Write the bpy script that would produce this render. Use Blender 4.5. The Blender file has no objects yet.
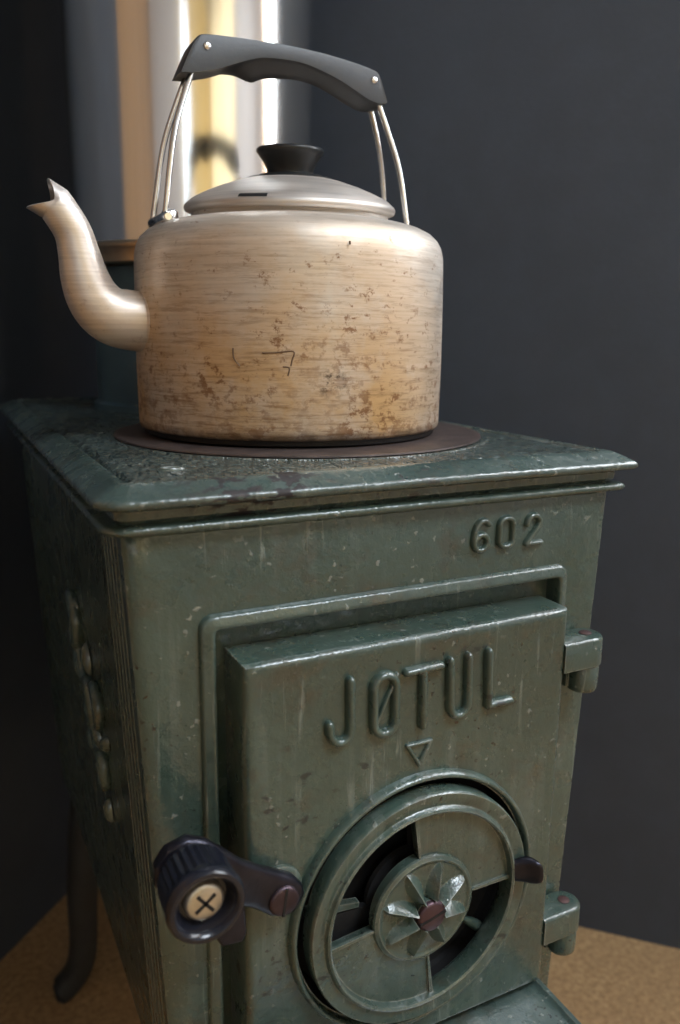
import bpy, bmesh, math, random
from math import sin, cos, pi, radians, sqrt
from mathutils import Vector, Matrix, noise

random.seed(7)
C = bpy.context.scene.collection
Z0 = 0.65                      # underside of the stove's top lip above the floor
ZT = Z0 + 0.0112               # top surface of the stove

# ------------------------------------------------------------------ materials
MATS = {}


def new_mat(name):
    m = bpy.data.materials.new(name)
    m.use_nodes = True
    nt = m.node_tree
    nt.nodes.clear()
    out = nt.nodes.new('ShaderNodeOutputMaterial')
    b = nt.nodes.new('ShaderNodeBsdfPrincipled')
    nt.links.new(b.outputs[0], out.inputs[0])
    MATS[name] = m
    return m, nt, b


class G:
    """small node-graph helper"""

    def __init__(self, nt):
        self.nt = nt
        self.tc = nt.nodes.new('ShaderNodeTexCoord')
        self.obj = self.tc.outputs['Object']

    def link(self, a, b):
        self.nt.links.new(a, b)

    def mapping(self, scale=(1, 1, 1), loc=(0, 0, 0), rot=(0, 0, 0), src=None):
        n = self.nt.nodes.new('ShaderNodeMapping')
        n.inputs['Scale'].default_value = scale
        n.inputs['Location'].default_value = loc
        n.inputs['Rotation'].default_value = rot
        self.link(src or self.obj, n.inputs['Vector'])
        return n.outputs[0]

    def noise(self, scale, detail=4, rough=.55, vec=None, dist=0):
        n = self.nt.nodes.new('ShaderNodeTexNoise')
        n.inputs['Scale'].default_value = scale
        n.inputs['Detail'].default_value = detail
        n.inputs['Roughness'].default_value = rough
        n.inputs['Distortion'].default_value = dist
        self.link(vec or self.obj, n.inputs['Vector'])
        return n.outputs[0]

    def voronoi(self, scale, vec=None, feature='F1'):
        n = self.nt.nodes.new('ShaderNodeTexVoronoi')
        n.feature = feature
        n.inputs['Scale'].default_value = scale
        self.link(vec or self.obj, n.inputs['Vector'])
        return n.outputs['Distance']

    def ramp(self, fac, stops, interp='LINEAR'):
        n = self.nt.nodes.new('ShaderNodeValToRGB')
        cr = n.color_ramp
        cr.interpolation = interp
        while len(cr.elements) < len(stops):
            cr.elements.new(.5)
        for e, (p, c) in zip(cr.elements, stops):
            e.position = p
            e.color = (*c, 1) if isinstance(c, tuple) else (c, c, c, 1)
        self.link(fac, n.inputs[0])
        return n.outputs[0]

    def math(self, op, a, b=None, clamp=False):
        n = self.nt.nodes.new('ShaderNodeMath')
        n.operation = op
        n.use_clamp = clamp
        for i, v in enumerate((a, b)):
            if v is None:
                continue
            if isinstance(v, (int, float)):
                n.inputs[i].default_value = v
            else:
                self.link(v, n.inputs[i])
        return n.outputs[0]

    def mix(self, fac, a, b, blend='MIX'):
        n = self.nt.nodes.new('ShaderNodeMix')
        n.data_type = 'RGBA'
        n.blend_type = blend
        for sock, v in ((n.inputs[0], fac), (n.inputs[6], a), (n.inputs[7], b)):
            if isinstance(v, (int, float)):
                sock.default_value = v
            elif isinstance(v, tuple):
                sock.default_value = (*v, 1)
            else:
                self.link(v, sock)
        return n.outputs[2]

    def sep(self, src=None):
        n = self.nt.nodes.new('ShaderNodeSeparateXYZ')
        self.link(src or self.obj, n.inputs[0])
        return n.outputs

    def dist(self, p, src=None):
        n = self.nt.nodes.new('ShaderNodeVectorMath')
        n.operation = 'DISTANCE'
        self.link(src or self.obj, n.inputs[0])
        n.inputs[1].default_value = p
        return n.outputs['Value']

    def bump(self, h, strength, distance, normal=None):
        n = self.nt.nodes.new('ShaderNodeBump')
        n.inputs['Strength'].default_value = strength
        n.inputs['Distance'].default_value = distance
        self.link(h, n.inputs['Height'])
        if normal is not None:
            self.link(normal, n.inputs['Normal'])
        return n.outputs[0]


def enamel(name, base=(.044, .071, .058), chips=.0, hammered=False, rough=.27):
    m, nt, b = new_mat(name)
    g = G(nt)
    big = g.noise(9, 5, .6)
    col = g.mix(g.ramp(big, [(.3, 0.), (.7, 1.)]), tuple(c * .8 for c in base), tuple(c * 1.2 for c in base))
    # pale mineral runs that trickled down the enamel
    st = g.noise(1, 5, .62, g.mapping((120, 60, 6)), dist=.3)
    pt = g.noise(9, 3, .5)
    run = g.math('MULTIPLY', g.ramp(st, [(.5, 0.), (.66, 1.)]), g.ramp(pt, [(.42, 0.), (.62, 1.)]))
    col = g.mix(g.math('MULTIPLY', run, .3), col, (.18, .205, .185))
    st2 = g.noise(1, 4, .6, g.mapping((230, 90, 14), loc=(3, 1, 2)), dist=.5)
    run2 = g.math('MULTIPLY', g.ramp(st2, [(.6, 0.), (.68, 1.)]), g.ramp(g.noise(13, 2, .5, g.mapping(loc=(5, 5, 5))), [(.5, 0.), (.6, 1.)]))
    col = g.mix(g.math('MULTIPLY', run2, .4), col, (.27, .30, .27))
    # pale specks
    sp = g.noise(190, 2, .5)
    pk = g.noise(14, 3, .6)
    spk = g.math('MULTIPLY', g.ramp(sp, [(.675, 0.), (.72, 1.)]), g.ramp(pk, [(.44, 0.), (.56, 1.)]))
    col = g.mix(g.math('MULTIPLY', spk, .5), col, (.30, .31, .28))
    # brownish grime blotches
    gr = g.noise(38, 4, .65)
    col = g.mix(g.math('MULTIPLY', g.ramp(gr, [(.55, 0.), (.72, 1.)]), .6), col, (.05, .042, .028))
    # tiny dark pits
    pits = g.math('MULTIPLY', g.ramp(g.noise(260, 2, .5, g.mapping(loc=(1, 7, 2))), [(.67, 0.), (.70, 1.)]), g.ramp(g.noise(12, 2, .5, g.mapping(loc=(9, 2, 4))), [(.5, 0.), (.6, 1.)]))
    col = g.mix(g.math('MULTIPLY', pits, .85), col, (.012, .011, .01))
    # worn, paler arrises
    bv = nt.nodes.new('ShaderNodeBevel')
    bv.samples = 4
    bv.inputs['Radius'].default_value = .0016
    geo = nt.nodes.new('ShaderNodeNewGeometry')
    dt = nt.nodes.new('ShaderNodeVectorMath')
    dt.operation = 'DOT_PRODUCT'
    nt.links.new(bv.outputs[0], dt.inputs[0])
    nt.links.new(geo.outputs['Normal'], dt.inputs[1])
    edge = g.ramp(dt.outputs['Value'], [(.80, 1.), (.985, 0.)])
    edge = g.math('MULTIPLY', edge, g.ramp(g.noise(75, 4, .65), [(.34, .1), (.6, 1.)]))
    col = g.mix(g.math('MULTIPLY', edge, .78), col, (.30, .30, .26))
    rg = g.ramp(g.noise(45, 4, .6), [(.3, rough - .09), (.75, rough + .16)])
    if chips:
        ch = g.noise(110, 4, .6, g.mapping((.7, 1.4, 1.4)))
        area = g.noise(13, 2, .5)
        cm = g.math('MULTIPLY', g.ramp(ch, [(.61, 0.), (.635, 1.)]), g.ramp(area, [(.56, 0.), (.62, 1.)]))
        cm = g.math('MULTIPLY', cm, .7)
        if chips > 1:      # worn patch on the front rim
            d1 = g.ramp(g.dist((-.086, -.256, .659)), [(.022, 1.), (.05, 0.)])
            ch2 = g.ramp(g.noise(150, 4, .62, g.mapping((.55, .8, 1.5))), [(.515, 0.), (.545, 1.)])
            cm = g.math('MAXIMUM', cm, g.math('MULTIPLY', d1, ch2))
        col = g.mix(cm, col, (.014, .010, .011))
        rg = g.math('ADD', rg, g.math('MULTIPLY', cm, .35), True)
        nt.links.new(g.math('MULTIPLY', g.math('SUBTRACT', 1., cm), .5), b.inputs['Coat Weight'])
    nt.links.new(col, b.inputs['Base Color'])
    nt.links.new(rg, b.inputs['Roughness'])
    h = g.noise(60, 4, .6)
    nrm = g.bump(h, .55, .0022)
    h2 = g.noise(380, 2, .6)
    nrm = g.bump(h2, .22, .0007, nrm)
    nrm = g.bump(g.math('ADD', spk, run2), .3, .0007, nrm)
    if hammered:
        w = g.noise(1, 2, .5, g.mapping((230, 105, 160), rot=(0, 0, .25)), dist=.7)
        nrm = g.bump(w, 1.0, .0065, nrm)
    nt.links.new(nrm, b.inputs['Normal'])
    b.inputs['Coat Weight'].default_value = .5
    b.inputs['Coat Roughness'].default_value = .17
    nt.links.new(nrm, b.inputs['Coat Normal'])
    b.inputs['Specular IOR Level'].default_value = .6
    return m


def plain(name, col, rough=.5, metal=0., bump=0., bscale=120, var=.12, spec=.5, coat=0.):
    m, nt, b = new_mat(name)
    g = G(nt)
    n = g.noise(bscale * .3, 4, .6)
    c = g.mix(g.ramp(n, [(.3, 0.), (.7, 1.)]), tuple(x * (1 - var) for x in col), tuple(min(1, x * (1 + var)) for x in col))
    nt.links.new(c, b.inputs['Base Color'])
    b.inputs['Roughness'].default_value = rough
    b.inputs['Metallic'].default_value = metal
    b.inputs['Specular IOR Level'].default_value = spec
    b.inputs['Coat Weight'].default_value = coat
    if bump:
        nt.links.new(g.bump(g.noise(bscale, 4, .6), bump, .0008), b.inputs['Normal'])
    return m


enamel('enamel_body')
enamel('enamel_door', chips=1)
enamel('enamel_top', base=(.050, .076, .068), chips=2, rough=.25)
enamel('enamel_field', base=(.052, .074, .068), chips=1, hammered=True, rough=.22)
plain('hob_iron', (.068, .05, .046), .48, .25, .5, 240, .3)
plain('black_iron', (.012, .011, .011), .75, .1, .4, 160, .4)
plain('leg_iron', (.022, .024, .026), .55, .1, .4, 160, .3)
plain('bakelite', (.010, .011, .017), .2, 0, .04, 200, .1, .5)
plain('latch_metal', (.030, .029, .040), .28, .75, .3, 260, .3)
plain('rust_screw', (.088, .054, .064), .42, .75, .35, 300, .3)
plain('bright_screw', (.60, .57, .50), .38, .95, .3, 400, .2)
plain('dark_screw', (.07, .05, .06), .4, .8, .3, 300, .3)
plain('slot_black', (.006, .005, .005), .8)
plain('handle_plastic', (.027, .028, .031), .42, 0, .12, 700, .08, .5)
plain('knob_plastic', (.012, .013, .014), .38, 0, .05, 500, .1)
plain('wire_steel', (.74, .74, .74), .2, 1., .05, 200, .05)
plain('rivet_steel', (.85, .85, .85), .25, 1.)
plain('flue_enamel', (.05, .088, .11), .45, 0, .2, 90, .2)
plain('pin_rust', (.07, .034, .032), .6, .3, .5, 300, .3)

# aged aluminium of the kettle --------------------------------------------
def aluminium(name, stain=1., tone=(.70, .67, .63), rough=.5):
    m, nt, b = new_mat(name)
    g = G(nt)
    s = g.sep()
    z = s[2]
    n1 = g.noise(16, 6, .62)
    lines = g.noise(1, 5, .6, g.mapping((9, 9, 520)))
    col = g.mix(g.ramp(lines, [(.35, 0.), (.68, 1.)]), tuple(c * .82 for c in tone), tuple(c * 1.08 for c in tone))
    if stain:
        low = g.ramp(z, [(.0, 1.), (.03, .95), (.075, .68), (.125, .42), (.15, .1)])
        # amber film of burnt-on grease
        film = g.math('MULTIPLY', g.ramp(g.noise(13, 6, .66), [(.30, .12), (.56, 1.)]), low)
        film = g.math('MULTIPLY', film, g.ramp(s[0], [(.02, 1.), (.085, .4)]))
        col = g.mix(g.math('MULTIPLY', film, .95 * stain), col, (.56, .33, .12))
        ln2 = g.noise(1, 6, .72, g.mapping((38, 38, 420)))
        streak = g.math('MULTIPLY', g.ramp(ln2, [(.5, 0.), (.64, 1.)]), low)
        col = g.mix(g.math('MULTIPLY', streak, .62 * stain), col, (.22, .115, .045))
        # fine rust freckles, thickest low down and round the scorch
        near = g.ramp(g.dist((-.018, -.105, .030)), [(.012, 1.), (.05, .55), (.13, .0)])
        area = g.math('MAXIMUM', g.ramp(z, [(.0, 1.), (.022, .9), (.055, .5), (.13, .25)]), near)
        area = g.math('MULTIPLY', area, g.ramp(s[0], [(.04, 1.), (.095, .6)]))
        fr_ = g.noise(1, 7, .74, g.mapping((115, 115, 150)))
        thr = g.math('SUBTRACT', fr_, g.math('SUBTRACT', .635, g.math('MULTIPLY', area, .145)))
        bl = g.ramp(g.math('MULTIPLY', thr, 14.), [(.0, 0.), (1., 1.)])
        bl = g.math('MULTIPLY', bl, g.ramp(n1, [(.36, .15), (.56, 1.)]))
        col = g.mix(g.math('MULTIPLY', bl, .9 * stain), col, (.19, .075, .02))
        dk = g.math('MULTIPLY', g.ramp(g.noise(170, 5, .7), [(.5, 0.), (.6, 1.)]),
                    g.ramp(g.dist((-.0177, -.1055, .0396)), [(.004, 1.), (.011, 0.)]))
        col = g.mix(g.math('MULTIPLY', dk, .9), col, (.035, .018, .010))
        rim = g.ramp(z, [(.0, 1.), (.006, .9), (.011, 0.)])
        rim = g.math('MULTIPLY', rim, g.ramp(g.noise(60, 4, .6), [(.35, .25), (.6, 1.)]))
        col = g.mix(g.math('MULTIPLY', rim, .9), col, (.05, .028, .015))
        met = g.math('SUBTRACT', .85, g.math('MULTIPLY', g.math('MAXIMUM', bl, g.math('MULTIPLY', film, .6)), .7), True)
        nt.links.new(met, b.inputs['Metallic'])
    else:
        b.inputs['Metallic'].default_value = .85
    nt.links.new(col, b.inputs['Base Color'])
    nt.links.new(g.ramp(g.noise(40, 4, .6), [(.3, rough - .06), (.75, rough + .14)]), b.inputs['Roughness'])
    nrm = g.bump(lines, .14, .0007)
    nrm = g.bump(g.noise(24, 3, .5), .10, .003, nrm)
    nt.links.new(nrm, b.inputs['Normal'])
    return m


aluminium('kettle_alu')
aluminium('lid_alu', stain=0, tone=(.64, .59, .545), rough=.5)
aluminium('spout_alu', stain=.4, tone=(.74, .69, .65), rough=.38)
plain('kettle_base_black', (.008, .006, .005), .5, .2, .5, 200, .4)
plain('scratch_dark', (.16, .10, .06), .6, .2)

# heat-tinted polished chimney steel ---------------------------------------
m, nt, b = new_mat('chimney_steel')
g = G(nt)
vert = g.noise(1, 4, .6, g.mapping((14, 14, .6)))
col = g.mix(g.ramp(vert, [(.35, 0.), (.65, 1.)]), (.82, .80, .77), (.86, .86, .86))
nt.links.new(col, b.inputs['Base Color'])
b.inputs['Metallic'].default_value = 1.
nt.links.new(g.ramp(g.noise(1, 4, .6, g.mapping((60, 60, 3))), [(.3, .10), (.7, .19)]), b.inputs['Roughness'])
nt.links.new(g.bump(vert, .12, .004), b.inputs['Normal'])
plain('collar_steel', (.55, .40, .26), .3, 1., .1, 60, .25)

# room ---------------------------------------------------------------------
def wall_paint(name, col, rough=.62):
    m, nt, b = new_mat(name)
    g = G(nt)
    n = g.noise(3.2, 6, .62)
    n2 = g.noise(28, 5, .65)
    c = g.mix(g.ramp(n, [(.3, 0.), (.7, 1.)]), tuple(x * .85 for x in col), tuple(x * 1.13 for x in col))
    c = g.mix(g.math('MULTIPLY', g.ramp(n2, [(.45, 0.), (.75, 1.)]), .25), c, tuple(x * 1.5 for x in col))
    nt.links.new(c, b.inputs['Base Color'])
    b.inputs['Roughness'].default_value = rough
    nt.links.new(g.bump(g.noise(160, 4, .6), .25, .0012), b.inputs['Normal'])


wall_paint('dark_wall', (.036, .046, .064))
m, nt, b = new_mat('cork_floor')
g = G(nt)
n = g.noise(150, 5, .7)
n2 = g.noise(14, 5, .6)
c = g.mix(g.ramp(n, [(.32, 0.), (.68, 1.)]), (.20, .112, .046), (.52, .33, .16))
c = g.mix(g.math('MULTIPLY', g.ramp(n2, [(.35, 0.), (.7, 1.)]), .5), c, (.29, .17, .08))
nt.links.new(c, b.inputs['Base Color'])
b.inputs['Roughness'].default_value = .7
nt.links.new(g.bump(n, .3, .001), b.inputs['Normal'])


def pine(name, a, c2):
    m, nt, b = new_mat(name)
    g = G(nt)
    s = g.sep(g.mapping((1, 1, 1), rot=(0, 0, radians(45))))
    pl = g.math('FRACT', g.math('MULTIPLY', g.math('ADD', s[0], s[1]), 8.))
    groove = g.ramp(pl, [(.0, 0.), (.04, 1.)])
    gr = g.noise(1, 5, .6, g.mapping((26, 26, 1.4)))
    c = g.mix(g.ramp(gr, [(.35, 0.), (.65, 1.)]), a, c2)
    c = g.mix(groove, tuple(x * .35 for x in a), c)
    nt.links.new(c, b.inputs['Base Color'])
    b.inputs['Roughness'].default_value = .45


pine('pine_yellow', (.70, .50, .20), (.80, .62, .30))
pine('pine_tan', (.22, .125, .06), (.30, .185, .10))
m, nt, b = new_mat('curtain_cloth')
g = G(nt)
cc = g.mix(g.noise(1, 3, .5, g.mapping((9, 9, .3))), (.93, .85, .64), (.95, .91, .79))
nt.links.new(cc, b.inputs['Base Color'])
b.inputs['Roughness'].default_value = .9
tr = nt.nodes.new('ShaderNodeBsdfTranslucent')
nt.links.new(cc, tr.inputs[0])
ms = nt.nodes.new('ShaderNodeMixShader')
ms.inputs[0].default_value = .75
nt.links.new(b.outputs[0], ms.inputs[1])
nt.links.new(tr.outputs[0], ms.inputs[2])
nt.links.new(ms.outputs[0], [n for n in nt.nodes if n.type == 'OUTPUT_MATERIAL'][0].inputs[0])
plain('plaster', (.47, .44, .42), .7, 0, .1, 60, .08)
plain('white_paint', (.34, .35, .36), .6, 0, .05)
plain('frame_paint', (.66, .38, .17), .5, 0, .05)


# ------------------------------------------------------------------ mesh kit
def thing(name, label, cat, loc, group=None):
    o = bpy.data.objects.new(name, None)
    C.objects.link(o)
    o.location = loc
    o.empty_display_size = .05
    o['label'] = label
    o['category'] = cat
    if group:
        o['group'] = group
    return o


def root_loc(o):
    v = Vector((0, 0, 0))
    while o is not None:
        v = v + Vector(o.location)
        o = o.parent
    return v


def build(name, bm, mats, parent=None, smooth=40, bevel=0., seg=2, subsurf=0):
    """bm is in world coordinates; the object gets its parent's frame"""
    if not isinstance(mats, (list, tuple)):
        mats = [mats]
    bmesh.ops.recalc_face_normals(bm, faces=bm.faces[:])
    off = root_loc(parent) if parent else Vector((0, 0, 0))
    if off.length:
        bmesh.ops.translate(bm, vec=-off, verts=bm.verts[:])
    me = bpy.data.meshes.new(name)
    bm.to_mesh(me)
    bm.free()
    for mm in mats:
        me.materials.append(MATS[mm])
    if smooth:
        me.shade_smooth()
        me.set_sharp_from_angle(angle=radians(smooth))
    o = bpy.data.objects.new(name, me)
    C.objects.link(o)
    if parent:
        o.parent = parent
    if bevel:
        md = o.modifiers.new('bevel', 'BEVEL')
        md.width = bevel
        md.segments = seg
        md.limit_method = 'ANGLE'
        md.angle_limit = radians(38)
        md.harden_normals = False
    if subsurf:
        md = o.modifiers.new('sub', 'SUBSURF')
        md.levels = md.render_levels = subsurf
    return o


def struct(name, bm, mat, parent=None, **k):
    o = build(name, bm, mat, parent, **k)
    if not parent:
        o['kind'] = 'structure'
    return o


def box(bm, x0, x1, y0, y1, z0, z1, mi=0):
    vs = [bm.verts.new(p) for p in [(x0, y0, z0), (x1, y0, z0), (x1, y1, z0), (x0, y1, z0),
                                    (x0, y0, z1), (x1, y0, z1), (x1, y1, z1), (x0, y1, z1)]]
    for f in [(0, 3, 2, 1), (4, 5, 6, 7), (0, 1, 5, 4), (1, 2, 6, 5), (2, 3, 7, 6), (3, 0, 4, 7)]:
        bm.faces.new([vs[i] for i in f]).material_index = mi
    return vs


def loft(bm, rings, closed=True, cap0=True, cap1=True, mi=0):
    rr = [[bm.verts.new(p) for p in r] for r in rings]
    n = len(rr[0])
    for a, c in zip(rr, rr[1:]):
        for i in range(n if closed else n - 1):
            j = (i + 1) % n
            bm.faces.new((a[i], a[j], c[j], c[i])).material_index = mi
    if cap0:
        bm.faces.new(rr[0][::-1]).material_index = mi
    if cap1:
        bm.faces.new(rr[-1]).material_index = mi
    return rr


def lathe(bm, prof, axis='z', center=(0, 0, 0), n=96, a0=0., cap=True, mi=0):
    """prof: (r, h). axis z: h is height; axis y: h is world y"""
    rings = []
    for r, h in prof:
        ring = []
        for i in range(n):
            a = a0 + 2 * pi * i / n
            if axis == 'z':
                ring.append((center[0] + r * cos(a), center[1] + r * sin(a), h))
            elif axis == 'y':
                ring.append((center[0] + r * cos(a), h, center[2] + r * sin(a)))
        rings.append(ring)
    loft(bm, rings, True, cap, cap, mi)


def rrect(hw0, hw1, y0, y1, r, z, n=6):
    """rounded rectangle in plan, x in [hw0,hw1]; r one radius or one per corner (right back, left back, left front, right front)"""
    R_ = r if isinstance(r, (tuple, list)) else (r,) * 4
    pts = []
    for cx, cy, a, q in ((hw1, y1, 0, R_[0]), (hw0, y1, 90, R_[1]), (hw0, y0, 180, R_[2]), (hw1, y0, 270, R_[3])):
        sx = -1 if cx == hw1 else 1
        sy = -1 if cy == y1 else 1
        for i in range(n + 1):
            t = radians(a + 90 * i / n)
            pts.append((cx + sx * q + q * cos(t), cy + sy * q + q * sin(t), z))
    return pts


def rrect_xz(x0, x1, z0, z1, r, y, n=5):
    pts = []
    for cx, cz, a in ((x1 - r, z1 - r, 0), (x0 + r, z1 - r, 90), (x0 + r, z0 + r, 180), (x1 - r, z0 + r, 270)):
        for i in range(n + 1):
            t = radians(a + 90 * i / n)
            pts.append((cx + r * cos(t), y, cz + r * sin(t)))
    return pts


def bez(pts, n=8):
    """Catmull-Rom through pts"""
    P = [Vector(p) for p in pts]
    P = [P[0] * 2 - P[1]] + P + [P[-1] * 2 - P[-2]]
    out = []
    for i in range(1, len(P) - 2):
        for k in range(n):
            t = k / n
            a, b_, c, d = P[i - 1], P[i], P[i + 1], P[i + 2]
            out.append(.5 * ((2 * b_) + (c - a) * t + (2 * a - 5 * b_ + 4 * c - d) * t * t + (3 * b_ - a - 3 * c + d) * t ** 3))
    out.append(P[-2])
    return out


def tube(bm, path, rad, n=12, cap=True, mi=0, up=None, flat=1.):
    P = [Vector(p) for p in path]
    if isinstance(rad, (int, float)):
        rad = [rad] * len(P)
    rings = []
    T = (P[1] - P[0]).normalized()
    ref = Vector(up) if up else (Vector((0, 1, 0)) if abs(T.y) < .9 else Vector((1, 0, 0)))
    N = (ref - T * ref.dot(T)).normalized()
    for i, p in enumerate(P):
        t = (P[min(i + 1, len(P) - 1)] - P[max(i - 1, 0)]).normalized()
        N = (N - t * N.dot(t)).normalized()
        B = t.cross(N)
        rings.append([p + (N * cos(2 * pi * k / n) * flat + B * sin(2 * pi * k / n)) * rad[i] for k in range(n)])
    loft(bm, rings, True, cap, cap, mi)


def stroke(bm, pts, r, y, h=None, n=10, close=False):
    """raised cast lettering stroke lying on the plane y (facing -y), rounded profile"""
    h = h or r
    P = [Vector((p[0], 0, p[1])) for p in pts]
    if close:
        P = P + [P[0]]
    # rounded ends
    rings = []
    m = len(P)
    for i, p in enumerate(P):
        if close:
            t = (P[(i + 1) % (m - 1)] - P[(i - 1) % (m - 1)]).normalized()
        else:
            t = (P[min(i + 1, m - 1)] - P[max(i - 1, 0)]).normalized()
        s = Vector((-t.z, 0, t.x))
        rings.append((p, t, s, 1.))
    if not close:
        p, t, s, _ = rings[0]
        pre = [(p - t * r * sin(a), t, s, cos(a)) for a in (radians(82), radians(60), radians(30))]
        p, t, s, _ = rings[-1]
        post = [(p + t * r * sin(a), t, s, cos(a)) for a in (radians(30), radians(60), radians(82))]
        rings = pre + rings + post
    rr = []
    for p, t, s, k in rings:
        ring = []
        for j in range(n + 1):
            a = pi * j / n
            q = p + s * cos(a) * r * k
            ring.append((q.x, y + .0006 - (h + .0006) * sin(a) ** .75 * (k ** .5), q.z))
        rr.append(ring)
    loft(bm, rr, False, not close, not close)


def arc(cx, cz, rx, rz, a0, a1, n=10):
    return [(cx + rx * cos(radians(a0 + (a1 - a0) * i / n)), cz + rz * sin(radians(a0 + (a1 - a0) * i / n))) for i in range(n + 1)]


def up(pts):
    return [(x, z + Z0) for x, z in pts]


# ------------------------------------------------------------------ room
# the stove stands diagonally in a corner: both walls run at 45 degrees
KX0, KY0 = -.0075, .7425                 # the corner in plan
S2 = sqrt(.5)
eR = Vector((S2, -S2, 0))                # along the right wall, away from the corner
eL = Vector((-S2, -S2, 0))               # along the left wall
CORN = Vector((KX0, KY0, 0))
H = 2.35


def wall_seg(name, a, b_, thick_dir, mat, z0=0., z1=H, holes=()):
    """wall from a to b (plan points), holes: (s0,s1,z0,z1)"""
    bm = bmesh.new()
    L = (b_ - a).length
    d = (b_ - a) / L

    def slab(s0, s1, q0, q1):
        if s1 - s0 < 1e-5 or q1 - q0 < 1e-5:
            return
        pts = []
        for q in (q0, q1):
            for s, t in ((s0, 0), (s1, 0), (s1, .08), (s0, .08)):
                v = a + d * s + thick_dir * t
                pts.append((v.x, v.y, q))
        vs = [bm.verts.new(p) for p in pts]
        for f in [(0, 3, 2, 1), (4, 5, 6, 7), (0, 1, 5, 4), (1, 2, 6, 5), (2, 3, 7, 6), (3, 0, 4, 7)]:
            bm.faces.new([vs[i] for i in f])
    if not holes:
        slab(0, L, z0, z1)
    else:
        cur = 0
        for s0, s1, q0, q1 in holes:
            slab(cur, s0, z0, z1)
            slab(s0, s1, z0, q0)
            slab(s0, s1, q1, z1)
            cur = s1
        slab(cur, L, z0, z1)
    return struct(name, bm, mat, smooth=0)


LR, LL = 3.0, 3.0
A = CORN
B = CORN + eR * LR
D = CORN + eL * LL
E = CORN + eR * LR + eL * LL
LDK, RDK = .66, .90                        # extent of the dark painted hearth corner
W1 = (.08, 1.25, 1.0, 2.2)                 # window in the right wall, starting beyond the dark paint
W2 = (.08, .56, 1.0, 2.1)               # window in the far left wall (D-E)
bm = bmesh.new()
vs = [bm.verts.new(p) for p in [(*(CORN + (eL * LL) * 1.06 - eR * .2).xy, 0), (*(E * 1.03).xy, 0), (*(CORN + (eR * LR) * 1.06 - eL * .2).xy, 0), (KX0, KY0 + .25, 0)]]
fc = bm.faces.new(vs)
r = bmesh.ops.extrude_face_region(bm, geom=[fc])
bmesh.ops.translate(bm, vec=(0, 0, -.05), verts=[v for v in r['geom'] if isinstance(v, bmesh.types.BMVert)])
struct('floor', bm, 'cork_floor', smooth=0)
RW = (.20, 1.10, -1.55, -.80)              # added roof window, unseen, for cool light from above: x0, x1, y0, y1
bm = bmesh.new()
outer = [p.xy for p in (A - (eR + eL) * .1, B + (eR - eL) * .1, E + (eR + eL) * .1, D + (eL - eR) * .1)]
inner = [(.65, RW[3]), (RW[1], -1.55), (.65, RW[2]), (RW[0], -1.55)]
inner = [(RW[1], RW[3]), (RW[1], RW[2]), (RW[0], RW[2]), (RW[0], RW[3])]
for i in range(4):
    j = (i + 1) % 4
    lo_ = [bm.verts.new((*p, H)) for p in (outer[i], outer[j], inner[j], inner[i])]
    hi_ = [bm.verts.new((*p, H + .06)) for p in (outer[i], outer[j], inner[j], inner[i])]
    for f in ((0, 1, 2, 3),):
        bm.faces.new([lo_[k] for k in f])
        bm.faces.new([hi_[k] for k in f][::-1])
    bm.faces.new((lo_[3], lo_[2], hi_[2], hi_[3]))
    bm.faces.new((lo_[0], hi_[0], hi_[1], lo_[1]))
bmesh.ops.remove_doubles(bm, verts=bm.verts[:], dist=1e-6)
struct('ceiling', bm, 'white_paint', smooth=0)
bm = bmesh.new()
for x0_, x1_, y0_, y1_ in ((RW[0], RW[0] + .05, RW[2], RW[3]), (RW[1] - .05, RW[1], RW[2], RW[3]), (RW[0] + .05, RW[1] - .05, RW[2], RW[2] + .05), (RW[0] + .05, RW[1] - .05, RW[3] - .05, RW[3])):
    box(bm, x0_, x1_, y0_, y1_, H - .012, H + .05)
struct('added_roof_window', bm, 'frame_paint', smooth=0)
ld = bpy.data.lights.new('daylight', 'AREA')  # lamp above the added roof window, brightens the stove from above
ld.shape = 'RECTANGLE'
ld.size, ld.size_y = RW[1] - RW[0], RW[3] - RW[2]
ld.energy = 62
ld.color = (.80, .90, 1.)
lo = bpy.data.objects.new('daylight', ld)
C.objects.link(lo)
lo.location = ((RW[0] + RW[1]) / 2, (RW[2] + RW[3]) / 2, H + .09)
wall_seg('wall_left', A, A + eL * LDK, -eR, 'dark_wall')
wall_seg('wall_right', A, A + eR * RDK, -eL, 'dark_wall')
wall_seg('wall_far_left', A + eL * LDK, D, -eR, 'pine_tan')
wall_seg('wall_far_right', A + eR * RDK, B, -eL, 'plaster', holes=[W1])
wall_seg('wall_behind_left', D, D + eR * 1.2, eL, 'plaster')
wall_seg('wall_behind_middle', D + eR * 1.2, E, eL, 'pine_yellow', holes=[W2])
WE = -eL                                    # direction E -> B
W3 = (.08, 1.62, .90, 2.2)                 # added window behind the camera, unseen, lit to glow through its curtain
wall_seg('wall_behind_right', E, B, eR, 'plaster', holes=[W3])


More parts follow.
